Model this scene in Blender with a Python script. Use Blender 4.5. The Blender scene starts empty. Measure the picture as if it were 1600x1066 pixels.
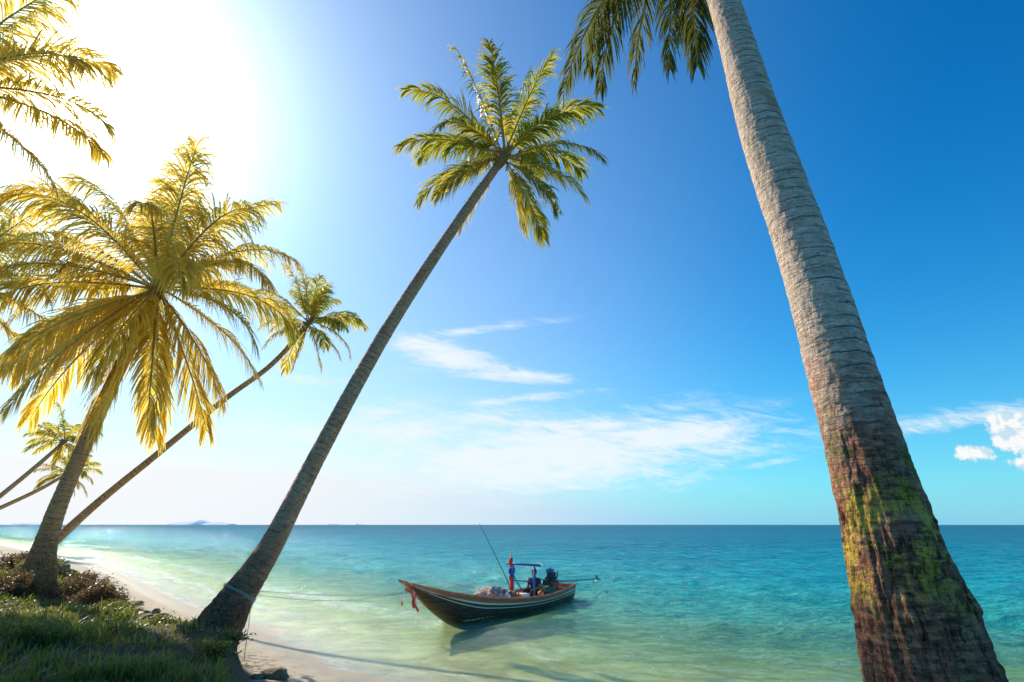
import bpy, bmesh, math, random
import numpy as np
from mathutils import Vector, Matrix
rad = math.radians
scene = bpy.context.scene
scene.view_settings.view_transform = 'Standard'
scene.view_settings.look = 'None'
scene.view_settings.exposure = 0
COL = scene.collection
SUN = Vector((-0.5804, 0.6126, 0.5366)).normalized()

# ------------------------------------------------------------------ numpy noise
_rs = np.random.RandomState(7)
_tab = _rs.rand(65536)
def _h(i, j, k):
    return _tab[((i * 73856093) ^ (j * 19349663) ^ (k * 83492791)) & 65535]
def vnoise(x, y, z):
    x = np.asarray(x, float); y = np.asarray(y, float) + 0 * x; z = np.asarray(z, float) + 0 * x
    xi = np.floor(x).astype(np.int64); yi = np.floor(y).astype(np.int64); zi = np.floor(z).astype(np.int64)
    fx = x - xi; fy = y - yi; fz = z - zi
    fx = fx * fx * (3 - 2 * fx); fy = fy * fy * (3 - 2 * fy); fz = fz * fz * (3 - 2 * fz)
    def l(a, b, t): return a + (b - a) * t
    c00 = l(_h(xi, yi, zi), _h(xi + 1, yi, zi), fx); c10 = l(_h(xi, yi + 1, zi), _h(xi + 1, yi + 1, zi), fx)
    c01 = l(_h(xi, yi, zi + 1), _h(xi + 1, yi, zi + 1), fx); c11 = l(_h(xi, yi + 1, zi + 1), _h(xi + 1, yi + 1, zi + 1), fx)
    return l(l(c00, c10, fy), l(c01, c11, fy), fz) * 2 - 1
def fbm(x, y, z, o=4):
    s = 0; a = .5; f = 1
    for i in range(o):
        s = s + a * vnoise(x * f + i * 17.3, y * f + i * 5.1, z * f); a *= .5; f *= 2.03
    return s
def sstep(a, b, x):
    t = np.clip((x - a) / (b - a), 0, 1); return t * t * (3 - 2 * t)

# ------------------------------------------------------------------ mesh helpers
def np_mesh(name, verts, quads, smooth=True):
    me = bpy.data.meshes.new(name)
    verts = np.ascontiguousarray(verts, dtype=np.float32); quads = np.ascontiguousarray(quads, dtype=np.int32)
    me.vertices.add(len(verts)); me.vertices.foreach_set('co', verts.ravel())
    k = quads.shape[1]
    me.loops.add(quads.size); me.loops.foreach_set('vertex_index', quads.ravel())
    me.polygons.add(len(quads)); me.polygons.foreach_set('loop_start', np.arange(0, quads.size, k, dtype=np.int32))
    me.polygons.foreach_set('use_smooth', np.full(len(quads), smooth, dtype=bool))
    me.update(calc_edges=True)
    return me
def fattr(me, name, arr):
    a = me.attributes.new(name, 'FLOAT', 'POINT'); a.data.foreach_set('value', np.ascontiguousarray(arr, dtype=np.float32).ravel())
def grid_faces(nr, nc, wrap=False):
    r = np.arange(nr - 1)[:, None]; c = np.arange(nc if wrap else nc - 1)[None, :]
    c2 = (c + 1) % nc
    return np.stack([r * nc + c, r * nc + c2, (r + 1) * nc + c2, (r + 1) * nc + c], -1).reshape(-1, 4)
def add(name, me, mat=None, parent=None, **props):
    ob = bpy.data.objects.new(name, me); COL.objects.link(ob)
    if mat is not None:
        for m in (mat if isinstance(mat, (list, tuple)) else [mat]): me.materials.append(m)
    if parent: ob.parent = parent
    for k, v in props.items(): ob[k] = v
    return ob
def empty(name, loc, **props):
    ob = bpy.data.objects.new(name, None); ob.empty_display_size = .3; COL.objects.link(ob); ob.location = loc
    for k, v in props.items(): ob[k] = v
    return ob

class B:
    """collects shaped pieces into one mesh"""
    def __init__(s): s.bm = bmesh.new()
    def box(s, c, size, rot=None, bev=.0, taper=1.0, mi=0):
        r = bmesh.ops.create_cube(s.bm, size=1); vs = r['verts']
        for v in vs:
            k = taper if v.co.z > 0 else 1
            v.co = Vector((v.co.x * size[0] * k, v.co.y * size[1] * k, v.co.z * size[2]))
        if bev > 0:
            es = list({e for v in vs for e in v.link_edges})
            rr = bmesh.ops.bevel(s.bm, geom=es, offset=bev, segments=2, affect='EDGES'); vs = list({v for f in rr['faces'] for v in f.verts} | {v for v in vs if v.is_valid})
        M = Matrix.Translation(c) @ (rot.to_4x4() if rot else Matrix.Identity(4))
        for v in vs: v.co = M @ v.co
        for f in {f for v in vs for f in v.link_faces}: f.material_index = mi
    def tube(s, pts, radii, n=10, mi=0, cap=True):
        pts = [Vector(p) for p in pts]
        if not isinstance(radii, (list, tuple)): radii = [radii] * len(pts)
        rings = []; prev = None
        for i, p in enumerate(pts):
            T = (pts[min(i + 1, len(pts) - 1)] - pts[max(i - 1, 0)]).normalized()
            if prev is None:
                a = Vector((0, 0, 1)) if abs(T.z) < .9 else Vector((1, 0, 0)); X = T.cross(a).normalized()
            else: X = (prev - T * prev.dot(T)).normalized()
            prev = X; Y = T.cross(X)
            rings.append([s.bm.verts.new(p + (X * math.cos(2 * math.pi * k / n) + Y * math.sin(2 * math.pi * k / n)) * radii[i]) for k in range(n)])
        for i in range(len(rings) - 1):
            for k in range(n):
                f = s.bm.faces.new((rings[i][k], rings[i][(k + 1) % n], rings[i + 1][(k + 1) % n], rings[i + 1][k])); f.smooth = True; f.material_index = mi
        if cap:
            f = s.bm.faces.new(rings[0][::-1]); f.material_index = mi
            f = s.bm.faces.new(rings[-1]); f.material_index = mi
    def ball(s, c, r, sc=(1, 1, 1), mi=0, sub=2, rough=0, seed=0):
        g = bmesh.ops.create_icosphere(s.bm, subdivisions=sub, radius=1)
        for v in g['verts']:
            k = 1 + (rough * float(fbm(v.co.x * 1.7 + seed, v.co.y * 1.7, v.co.z * 1.7)) if rough else 0)
            v.co = Vector((v.co.x * sc[0], v.co.y * sc[1], v.co.z * sc[2])) * r * k + Vector(c)
        for f in {f for v in g['verts'] for f in v.link_faces}: f.smooth = True; f.material_index = mi
    def mesh(s, name):
        me = bpy.data.meshes.new(name); bmesh.ops.recalc_face_normals(s.bm, faces=s.bm.faces); s.bm.to_mesh(me); s.bm.free(); return me

# ------------------------------------------------------------------ node helpers
class N:
    def __init__(s, tree): s.t = tree; s.n = tree.nodes; s.l = tree.links
    def put(s, sock, v):
        if hasattr(v, 'is_linked') or hasattr(v, 'links'): s.l.new(v, sock)
        else: sock.default_value = v
    def m(s, op, a, b=None, c=None, clamp=False):
        n = s.n.new('ShaderNodeMath'); n.operation = op; n.use_clamp = clamp
        for i, v in enumerate((a, b, c)):
            if v is not None: s.put(n.inputs[i], v)
        return n.outputs[0]
    def vm(s, op, a, b=None):
        n = s.n.new('ShaderNodeVectorMath'); n.operation = op; s.put(n.inputs[0], a)
        if b is not None: s.put(n.inputs[1], b)
        return n.outputs['Value'] if op in ('DOT_PRODUCT', 'LENGTH') else n.outputs[0]
    def xyz(s, x, y, z):
        n = s.n.new('ShaderNodeCombineXYZ'); s.put(n.inputs[0], x); s.put(n.inputs[1], y); s.put(n.inputs[2], z); return n.outputs[0]
    def sep(s, v):
        n = s.n.new('ShaderNodeSeparateXYZ'); s.put(n.inputs[0], v); return n.outputs
    def noise(s, vec, scale, detail=4, rough=.55, dist=0.0):
        n = s.n.new('ShaderNodeTexNoise'); s.put(n.inputs['Vector'], vec); n.inputs['Scale'].default_value = scale
        n.inputs['Detail'].default_value = detail; n.inputs['Roughness'].default_value = rough; n.inputs['Distortion'].default_value = dist
        return n.outputs[0]
    def ss(s, v, a, b):
        n = s.n.new('ShaderNodeMapRange'); n.interpolation_type = 'SMOOTHSTEP'; s.put(n.inputs[0], v)
        s.put(n.inputs[1], a); s.put(n.inputs[2], b); return n.outputs[0]
    def ramp(s, fac, stops):
        n = s.n.new('ShaderNodeValToRGB'); s.put(n.inputs[0], fac); e = n.color_ramp.elements
        while len(e) < len(stops): e.new(.5)
        for i, (p, c) in enumerate(stops):
            e[i].position = p; e[i].color = (*c, 1) if len(c) == 3 else c
        return n.outputs[0]
    def mix(s, f, a, b, mode='MIX'):
        n = s.n.new('ShaderNodeMix'); n.data_type = 'RGBA'; n.blend_type = mode
        s.put(n.inputs[0], f)
        for i, v in ((6, a), (7, b)):
            if isinstance(v, tuple) and len(v) == 3: v = (*v, 1)
            s.put(n.inputs[i], v)
        return n.outputs[2]
    def attr(s, name):
        n = s.n.new('ShaderNodeAttribute'); n.attribute_name = name; return n.outputs['Fac']
    def bump(s, h, strength, dist=.02, normal=None):
        n = s.n.new('ShaderNodeBump'); s.put(n.inputs['Height'], h); n.inputs['Strength'].default_value = strength; n.inputs['Distance'].default_value = dist
        if normal is not None: s.put(n.inputs['Normal'], normal)
        return n.outputs[0]
    def mixs(s, f, a, b):
        n = s.n.new('ShaderNodeMixShader'); s.put(n.inputs[0], f); s.l.new(a, n.inputs[1]); s.l.new(b, n.inputs[2]); return n.outputs[0]
def newmat(name):
    m = bpy.data.materials.new(name); m.use_nodes = True; m.node_tree.nodes.clear(); k = N(m.node_tree)
    k.out = k.n.new('ShaderNodeOutputMaterial'); return m, k
def pbsdf(k, col, rough=.7, normal=None, spec=.3, metal=0):
    p = k.n.new('ShaderNodeBsdfPrincipled')
    if isinstance(col, tuple) and len(col) == 3: col = (*col, 1)
    k.put(p.inputs['Base Color'], col); k.put(p.inputs['Roughness'], rough); p.inputs['Specular IOR Level'].default_value = spec; p.inputs['Metallic'].default_value = metal
    if normal is not None: k.put(p.inputs['Normal'], normal)
    return p.outputs[0]
def simple(name, c, rough=.6, var=.25, scale=8, spec=.3, metal=0, bump=.2):
    m, k = newmat(name)
    tc = k.n.new('ShaderNodeTexCoord').outputs['Object']
    f = k.noise(tc, scale, 4, .6)
    d = tuple(x * (1 - var) for x in c); b = tuple(min(1, x * (1 + var)) for x in c)
    col = k.ramp(f, [(.3, d), (.7, b)])
    k.l.new(pbsdf(k, col, rough, k.bump(f, bump, .01), spec, metal), k.out.inputs[0]); return m

# ------------------------------------------------------------------ coastline
SHORE = np.array([(3000, -900), (60, -12), (20, 3), (7, 6.6), (3, 7.8), (0, 9.3), (-2.1, 10.8), (-3.75, 12.5), (-6.4, 15.7), (-12.1, 22.2), (-19.8, 31.6), (-36.9, 50), (-70.5, 83), (-200, 205), (-3000, 2900)], float)
BANK = np.array([(3000, -910), (60, -18), (20, -1), (8, 4), (0, 5.2), (-2.6, 6.3), (-3.3, 8), (-4.0, 9.5), (-4.7, 10.9), (-6.2, 11.7), (-7.5, 12.6), (-9.2, 14), (-10.5, 15.1), (-11.2, 16.4), (-13.5, 18.2), (-22, 26), (-42, 44), (-82, 79), (-210, 195), (-3000, 2850)], float)
def sdist(poly, X, Y):
    """signed distance, positive towards the sea"""
    best = np.full(X.shape, 1e18); sg = np.ones(X.shape)
    for i in range(len(poly) - 1):
        ax, ay = poly[i]; bx, by = poly[i + 1]; dx, dy = bx - ax, by - ay
        t = np.clip(((X - ax) * dx + (Y - ay) * dy) / (dx * dx + dy * dy), 0, 1)
        px = X - (ax + t * dx); py = Y - (ay + t * dy); d = px * px + py * py
        m = d < best - 1e-9
        cr = dx * (Y - ay) - dy * (X - ax)
        sg = np.where(m, np.where(cr < 0, 1.0, -1.0), sg); best = np.where(m, d, best)
    return np.sqrt(best) * sg
MOUNDS = [(-11.9, 15.5, 1.5, .22), (-4.95, 10.3, .8, .06), (-9.9, 14.7, .9, .20), (-15.2, 19.2, 1.5, .15)]
def terrain(X, Y):
    X = np.asarray(X, float); Y = np.asarray(Y, float)
    s = sdist(SHORE, X, Y); b = -sdist(BANK, X, Y)
    s = s + .25 * fbm(X * .35, Y * .35, 3.1, 2) * np.clip(1 - np.hypot(X, Y) / 200, 0, 1)
    bn = b + .28 * fbm(X * 1.1, Y * 1.1, 1.7, 4) + .6 * fbm(X * .4, Y * .4, 5.7, 2) * np.clip(np.hypot(X + 3, Y - 7) / 8 - .6, 0, 1)
    z = np.where(s > 0, -.055 * s, np.minimum(-s * .13, .42)); z = np.maximum(z, -4)
    step = sstep(-.15, .38, bn)
    z = z * (1 - step) + step * (.86 + .025 * np.clip(b, 0, 12))
    for mx, my, r, h in MOUNDS: z = z + step * h * np.exp(-((X - mx) ** 2 + (Y - my) ** 2) / r ** 2)
    near = np.clip(1.3 - np.hypot(X, Y) / 60, 0, 1)
    z = z + near * (.09 * step + .012 + .05 * step * (1 - step) * 4) * fbm(X * 2.3, Y * 2.3, .5, 5) + near * .18 * step * fbm(X * .6, Y * .6, .9, 3) + near * .008 * fbm(X * 9, Y * 9, 2.5, 3) * (s < .2)
    z = z + near * .03 * (s < -.4) * np.clip(fbm(X * 3.1, Y * 3.1, 6.5, 3), -.2, .5)
    return z, s, bn
def gz(x, y): return float(terrain(np.array([x]), np.array([y]))[0][0])

def polar(r_list, a_list):
    R, A = np.meshgrid(r_list, a_list, indexing='ij'); return R * np.sin(A), R * np.cos(A)
def radii(r0, r1, q0, r2, q1):
    n0 = int(math.log(r1 / r0) / q0); n1 = int(math.log(r2 / r1) / q1)
    return np.concatenate([r0 * np.exp(np.linspace(0, math.log(r1 / r0), n0)), r1 * np.exp(np.linspace(0, math.log(r2 / r1), n1))[1:]])

# ---- ground
ang = np.concatenate([np.linspace(rad(-62), rad(62), 480), np.linspace(rad(62), rad(298), 90)[1:-1]])
rl = radii(1.2, 60, .011, 30000, .05)
GX, GY = polar(rl, ang); Z, S_, Bn = terrain(GX.ravel(), GY.ravel())
me = np_mesh('ground', np.stack([GX.ravel(), GY.ravel(), Z], 1), grid_faces(len(rl), len(ang), True)[:, ::-1])
fattr(me, 'shore', S_); fattr(me, 'bank', Bn)
m, k = newmat('sand_and_soil')
pos = k.n.new('ShaderNodeNewGeometry').outputs['Position']
n1 = k.noise(pos, 2.5, 6, .6); n2 = k.noise(pos, 30, 5, .65); n3 = k.noise(pos, 120, 3, .6)
sand = k.mix(n1, (.62, .50, .34), (.74, .64, .47)); sand = k.mix(k.m('MULTIPLY', n3, .5), sand, (.42, .33, .22))
sh = k.m('ADD', k.attr('shore'), k.m('MULTIPLY', k.m('SUBTRACT', n1, .5), 1.2))
wet = k.ss(sh, -1.15, -.5)
sand = k.mix(wet, sand, (.46, .35, .20))
und = k.ss(sh, 0.0, 1.5)
usand = k.mix(k.ss(k.noise(pos, .7, 6, .68, .8), .38, .62), (.50, .40, .15), (.88, .74, .38)); sand = k.mix(und, sand, usand)
deb = k.m('ADD', k.noise(pos, 7, 6, .7), k.m('MULTIPLY', k.ss(k.attr('bank'), -1.6, -.2), .07)); deb = k.m('MULTIPLY', k.ss(deb, .54, .63), k.ss(k.attr('bank'), -3.2, -.8)); sand = k.mix(k.m('MULTIPLY', deb, k.m('SUBTRACT', .92, k.m('MULTIPLY', wet, .7))), sand, (.12, .08, .045))
soil = k.mix(n2, (.035, .022, .012), (.20, .13, .07)); soil = k.mix(k.ss(n1, .5, .62), soil, (.045, .07, .014))
bk = k.m('ADD', k.attr('bank'), k.m('MULTIPLY', k.m('SUBTRACT', n2, .5), .5))
f = k.ss(bk, -.32, -.05)
col = k.mix(f, sand, soil)
rough = k.m('SUBTRACT', .9, k.m('MULTIPLY', wet, .55))
hgt = k.m('ADD', k.m('MULTIPLY', n2, k.m('ADD', .35, f)), k.m('MULTIPLY', n3, .3))
k.l.new(pbsdf(k, col, rough, k.bump(hgt, .8, .03), .4), k.out.inputs[0])
add('ground', me, m, kind='structure')

# ---- sea
ang = np.concatenate([np.linspace(rad(-60), rad(60), 600), np.linspace(rad(60), rad(300), 70)[1:-1]])
rl = radii(3.0, 130, .0075, 32000, .04)
WX, WY = polar(rl, ang); X = WX.ravel(); Y = WY.ravel()
S_ = sdist(SHORE, X, Y) + .25 * fbm(X * .35, Y * .35, 3.1, 2) * np.clip(1 - np.hypot(X, Y) / 200, 0, 1)
R = np.hypot(X, Y)
A_all = np.arctan2(X, Y)
spc = np.where(np.abs(A_all) < rad(60), R * .0075, R * .06); spc = np.where(R > 130, R * .04, spc)
rw = np.random.RandomState(3); z = np.zeros_like(X)
wx = X + .6 * fbm(X * .2, Y * .2, 8.2, 3); wy = Y + .6 * fbm(X * .2, Y * .2, 4.2, 3)
for i in range(50):
    lam = .24 * (1.075 ** i) ; th = rad(-140) + rw.normal() * .85
    kk = 2 * math.pi / lam; amp = .0078 * lam ** .55
    fade = np.clip((lam / spc - 2.0) / 2, 0, 1)
    z += fade * amp * np.sin(kk * (wx * math.sin(th) + wy * math.cos(th)) + rw.rand() * 6.28)
z *= (.65 + .7 * (fbm(X * .06, Y * .06, 1.1, 3) + .5)) * (.3 + .7 * sstep(0, 9, S_)) * 0.82
for c, w, h in ((1.3, .35, .035), (4.2, .5, .025)):
    ph = S_ + .5 * fbm(X * .25, Y * .25, c, 3) - c
    z += h * np.exp(-(ph / w) ** 2) * np.clip(1.2 - R / 120, 0, 1) * np.clip(.5 + 1.4 * fbm(X * .12, Y * .12, 9 + c, 2), 0, 1)
me = np_mesh('sea', np.stack([X, Y, z], 1), grid_faces(len(rl), len(ang), True)[:, ::-1])
fattr(me, 'shore', S_)
shn = np.maximum(S_, 0) * (.84 + .45 * fbm(X * .03, Y * .05, 2.2, 4) + .16 * fbm(X * .22, Y * .45, 6.6, 4))
fattr(me, 'depth', np.maximum(shn, 0) / (np.maximum(shn, 0) + 25))
m, k = newmat('sea_water')
pos = k.n.new('ShaderNodeNewGeometry').outputs['Position']
px, py, pz = k.sep(pos)
sh = k.m('MAXIMUM', k.attr('shore'), 0)
t = k.attr('depth')
col = k.ramp(t, [(0, (.60, .58, .32)), (.09, (.42, .54, .22)), (.18, (.19, .54, .29)), (.30, (.035, .47, .38)), (.47, (.005, .37, .40)), (.70, (.001, .235, .315)), (1, (.0, .11, .20))])
opa = k.ramp(t, [(0, (.02,) * 3), (.08, (.12,) * 3), (.17, (.36,) * 3), (.27, (.78,) * 3), (.40, (.97,) * 3)])
wl = k.noise(k.xyz(px, k.m('MULTIPLY', py, 1.3), 0), 2.6, 6, .68, .4)
wl3 = k.noise(k.xyz(k.m('MULTIPLY', px, .35), py, 0), .35, 7, .74, .2)
h = k.m('ADD', wl, k.m('MULTIPLY', wl3, 3.5))
nrm = k.bump(h, .9, .16)
wv = k.ss(k.m('ADD', k.m('MULTIPLY', wl, .55), k.m('MULTIPLY', wl3, .45)), .42, .58)
dif = k.n.new('ShaderNodeBsdfDiffuse'); k.put(dif.inputs[0], k.mix(wv, k.mix(1.0, col, (.38, .62, .70), 'MULTIPLY'), k.mix(1.0, col, (1.25, 1.14, 1.12), 'MULTIPLY'))); k.put(dif.inputs['Normal'], nrm)  # ripple light and shade painted into the water colour from the wave noise
tr = k.n.new('ShaderNodeBsdfTransparent'); k.put(tr.inputs[0], k.ramp(t, [(0, (.97, .99, .95)), (.08, (.84, .95, .70)), (.3, (.46, .84, .50))]))
body = k.mixs(opa, tr.outputs[0], dif.outputs[0])
gl = k.n.new('ShaderNodeBsdfGlossy'); gl.inputs['Roughness'].default_value = .06; k.put(gl.inputs['Normal'], nrm); gl.inputs[0].default_value = (.7, .92, 1, 1)
fr = k.n.new('ShaderNodeFresnel'); fr.inputs[0].default_value = 1.33; k.put(fr.inputs['Normal'], nrm)
surf = k.mixs(k.m('MINIMUM', k.m('MULTIPLY', fr.outputs[0], .62), .24), body, gl.outputs[0])
fw = k.m('ADD', sh, k.m('MULTIPLY', k.m('SUBTRACT', k.noise(pos, .5, 3, .6), .5), 2.2))
lace = k.ss(k.noise(pos, 6, 4, .7, 1.0), .47, .56)
def band(c, w): return k.ss(k.m('ABSOLUTE', k.m('SUBTRACT', fw, c)), w, w * .2)
far = k.ss(py, 13, 24)
foam = k.m('MAXIMUM', k.m('MULTIPLY', band(.10, .16), k.m('ADD', .45, k.m('MULTIPLY', far, .5))), k.m('MULTIPLY', k.m('MAXIMUM', band(1.5, .5), k.m('MULTIPLY', band(3.8, .8), .8)), k.m('MULTIPLY', lace, far)))
foam = k.m('MULTIPLY', foam, k.m('ADD', .35, k.m('MULTIPLY', lace, .6)))
fd = k.n.new('ShaderNodeBsdfDiffuse'); fd.inputs[0].default_value = (.85, .88, .86, 1)
surf = k.mixs(foam, surf, fd.outputs[0])
k.l.new(surf, k.out.inputs[0])
add('sea', me, m, kind='structure')

# ------------------------------------------------------------------ palm materials
def trunk_mat(name, dark, light, split, moss_flare, ring, scar_amt=.75):
    m, k = newmat(name)
    oc = k.n.new('ShaderNodeTexCoord').outputs['Object']; x, y, z = k.sep(oc)
    al = k.attr('along')
    n1 = k.noise(oc, 3.2, 5, .65); n2 = k.noise(k.xyz(x, y, k.m('MULTIPLY', z, 4)), 9, 5, .7); n3 = k.noise(k.xyz(x, y, k.m('MULTIPLY', z, .22)), 30, 5, .75)
    rp = k.m('ADD', k.m('DIVIDE', al, ring), k.m('MULTIPLY', n1, 1.1))
    fr = k.m('FRACT', rp); scar = k.m('MULTIPLY', k.ss(fr, .86, .97), k.ss(k.noise(oc, 5, 3, .6), .36, .56))
    fine = k.noise(k.xyz(k.m('MULTIPLY', x, .6), k.m('MULTIPLY', y, .6), k.m('MULTIPLY', z, 9)), 8, 4, .65)
    fleck = k.ss(k.noise(k.xyz(x, y, k.m('MULTIPLY', z, 2.5)), 34, 3, .7), .60, .68)
    base = k.mix(k.ss(n2, .3, .7), tuple(c * .64 for c in light), tuple(min(1, c * 1.26) for c in light))
    base = k.mix(k.m('MULTIPLY', k.ss(fine, .50, .64), .5), base, tuple(c * .48 for c in light))
    base = k.mix(k.m('MULTIPLY', k.ss(n3, .56, .66), .45), base, tuple(c * .40 for c in light))
    base = k.mix(k.ss(n1, .54, .68), base, tuple(c * f for c, f in zip(light, (.76, .60, .48))))
    base = k.mix(k.m('MULTIPLY', fleck, .55), base, tuple(c * .22 for c in light))
    base = k.mix(k.m('MULTIPLY', scar, scar_amt), base, tuple(c * .16 for c in light))
    rough = k.mix(k.ss(n3, .38, .62), tuple(c * .35 for c in dark), tuple(c * 1.9 for c in dark)); rough = k.mix(k.m('MULTIPLY', k.ss(n2, .52, .66), .75), rough, tuple(c * 3.0 for c in dark))
    f = k.ss(k.m('ADD', al, k.m('MULTIPLY', k.m('SUBTRACT', n1, .5), 2.2)), split[0], split[1])
    col = k.mix(f, rough, base)
    crack = k.ss(n3, .46, .40)
    if moss_flare:
        mz = k.m('MULTIPLY', k.ss(al, moss_flare[0] - .3, moss_flare[0] + .15), k.ss(al, moss_flare[1] + .45, moss_flare[1] - .1))
        rr = k.m('MULTIPLY', k.m('MULTIPLY', k.ss(al, moss_flare[0] - 1.1, moss_flare[0] - .2), k.ss(al, moss_flare[1] + 1.0, moss_flare[1])), k.ss(k.noise(k.vm('ADD', oc, (4.3, 1.2, 9)), 2.8, 5, .65), .34, .54))
        col = k.mix(k.m('MULTIPLY', rr, .82), col, k.mix(k.ss(n2, .35, .65), (.22, .075, .04), (.80, .36, .20)))  # red-orange bark tint, partly lens flare painted into the colour
        mm = k.m('MULTIPLY', mz, k.ss(k.m('ADD', k.noise(oc, 3.0, 7, .8), k.m('MULTIPLY', n2, .16)), .56, .63))
        mcol = k.mix(k.ss(k.m('SUBTRACT', moss_flare[1], al), .0, .45), (.20, .23, .03), (.95, .66, .10)); mcol = k.mix(k.ss(n2, .35, .55), k.mix(1.0, mcol, (.42, .40, .3), 'MULTIPLY'), mcol)  # green-yellow patches: part moss, part lens flare painted in
        col = k.mix(k.m('MULTIPLY', mm, .88), col, mcol)
        col = k.mix(k.m('MULTIPLY', k.m('MULTIPLY', crack, .65), k.m('SUBTRACT', 1, f)), col, (.02, .012, .008))
    hh = k.m('ADD', k.m('ADD', k.m('MULTIPLY', scar, -.9), k.m('MULTIPLY', n2, .8)), k.m('ADD', k.m('ADD', k.m('MULTIPLY', fine, -.5), k.m('MULTIPLY', fleck, -.4)), k.m('MULTIPLY', n3, k.m('SUBTRACT', 2.4, k.m('MULTIPLY', f, 1.7)))))
    k.l.new(pbsdf(k, col, .82, k.bump(hh, 1.0, .024), .25), k.out.inputs[0]); return m
M_tr_near = trunk_mat('palm_bark_pale', (.24, .115, .068), (.84, .62, .46), (2.1, 3.3), (2.0, 2.75), .095, .85)
M_tr_mid = trunk_mat('palm_bark', (.15, .07, .04), (.80, .40, .22), (.6, 3.4), None, .13)
M_tr_far = trunk_mat('palm_bark_sun_tint', (.28, .12, .05), (.85, .42, .18), (.4, 2.2), None, .14)  # golden sun glow put into the bark colour as a warmer albedo

def leaf_mat(name, c0, c1, c2, tr0, tr1, tf):
    m, k = newmat(name)
    g = k.n.new('ShaderNodeNewGeometry'); ri = g.outputs['Random Per Island']
    oc = k.n.new('ShaderNodeTexCoord').outputs['Object']; nz = k.noise(oc, .9, 2, .6)
    f = k.m('ADD', k.m('MULTIPLY', ri, .5), k.m('MULTIPLY', nz, .6))
    ol = k.attr('age'); f = k.m('ADD', f, k.m('MULTIPLY', ol, .55))
    col = k.ramp(f, [(.2, c0), (.6, c1), (.95, c2), (1, (.30, .20, .08))])
    tcol = k.ramp(f, [(.2, tr0), (.85, tr1)])
    p = pbsdf(k, col, .40, None, .5)
    t = k.n.new('ShaderNodeBsdfTranslucent'); k.put(t.inputs[0], tcol)
    k.l.new(k.mixs(tf, p, t.outputs[0]), k.out.inputs[0]); return m
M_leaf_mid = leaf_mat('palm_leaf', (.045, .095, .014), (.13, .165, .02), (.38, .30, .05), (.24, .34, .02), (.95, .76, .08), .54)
M_leaf_sun = leaf_mat('palm_leaf_sun_tint', (.16, .15, .02), (.34, .26, .035), (.55, .36, .07), (.86, .64, .06), (1.0, .82, .22), .72)  # lit copy of the leaf: golden backlight painted into its colours
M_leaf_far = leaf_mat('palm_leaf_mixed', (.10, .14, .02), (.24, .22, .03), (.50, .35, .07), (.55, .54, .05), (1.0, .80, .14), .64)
M_leaf_dark = leaf_mat('palm_leaf_shade_tint', (.016, .04, .016), (.03, .058, .014), (.15, .14, .03), (.04, .11, .025), (.36, .36, .06), .32)  # shaded copy of the leaf: crown shade painted in as darker greens
M_rachis = simple('palm_frond_stalk', (.48, .35, .10), .5)
M_fibre = simple('palm_crown_fibre', (.34, .20, .09), .9, .5, 20)

def catmull(pts, n):
    P = [Vector(p) for p in pts]; P = [P[0] * 2 - P[1]] + P + [P[-1] * 2 - P[-2]]
    out = []
    for i in range(n):
        u = i / (n - 1) * (len(pts) - 1); j = min(int(u), len(pts) - 2); t = u - j
        a, b, c, d = P[j:j + 4]
        out.append(.5 * ((2 * b) + (c - a) * t + (2 * a - 5 * b + 4 * c - d) * t * t + (3 * b - a - 3 * c + d) * t ** 3))
    return out
def make_trunk(pts, rr, loc, nr, nc, mat, parent, ring, seed, rough_to, amp=1.0, rag=1.0):
    P = catmull(pts, nr); Rv = [x[0] for x in catmull([(r, 0, 0) for r in rr], nr)]
    s = 0; X = None
    th = np.linspace(0, 2 * np.pi, nc, endpoint=False)
    C = np.zeros((nr, 3)); U = np.zeros((nr, 3)); W = np.zeros((nr, 3)); S = np.zeros(nr)
    for i in range(nr):
        T = (P[min(i + 1, nr - 1)] - P[max(i - 1, 0)]).normalized()
        if i: s += (P[i] - P[i - 1]).length
        X = (Vector((1, 0, 0)) if X is None else X); X = (X - T * X.dot(T)).normalized(); Yv = T.cross(X)
        C[i] = P[i] - Vector(loc); U[i] = X; W[i] = Yv; S[i] = s
    ct = np.cos(th)[None, :]; st = np.sin(th)[None, :]; SS = S[:, None] + 0 * ct; R = np.array(Rv)[:, None] + 0 * ct
    wob = fbm(ct * .8 + seed, st * .8, SS * 1.2, 3)
    ph = SS / ring + .9 * wob; fr = ph - np.floor(ph)
    idn = _h(np.floor(ph).astype(np.int64), np.int64(seed), np.int64(3))
    up = sstep(rough_to * .6, rough_to, SS)
    R1 = R * (1 + .030 * amp * up * (.5 - fr) * (.5 + idn) + .030 * fbm(ct * 1.1 + seed, st * 1.1, SS * 1.3, 3))
    R1 = R1 + .008 * fbm(ct * 5 + seed, st * 5, SS * 14, 3) * (R / .2)
    rg = 1 - up
    ridge = np.abs(fbm(ct * 4.2, st * 4.2 + seed, SS * 1.4, 4))
    R1 = R1 + rg * R * rag * (.15 * fbm(ct * 2.4 + seed, st * 2.4, SS * 1.5, 4) + .08 * fbm(ct * 7, st * 7 + seed, SS * 3.2, 4) - .9 * np.clip(.07 - ridge, 0, 1) + .07 * fbm(ct * 14, st * 14 + seed, SS * 12, 3))
    R1 = R1 + R * .12 * np.exp(-SS / .7) * np.sin(7 * th[None, :] + 2 * wob)
    V = C[:, None, :] + R1[..., None] * (ct[..., None] * U[:, None, :] + st[..., None] * W[:, None, :])
    me = np_mesh('trunk', V.reshape(-1, 3), grid_faces(nr, nc, True)); fattr(me, 'along', SS)
    return add('trunk', me, mat, parent)

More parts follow.
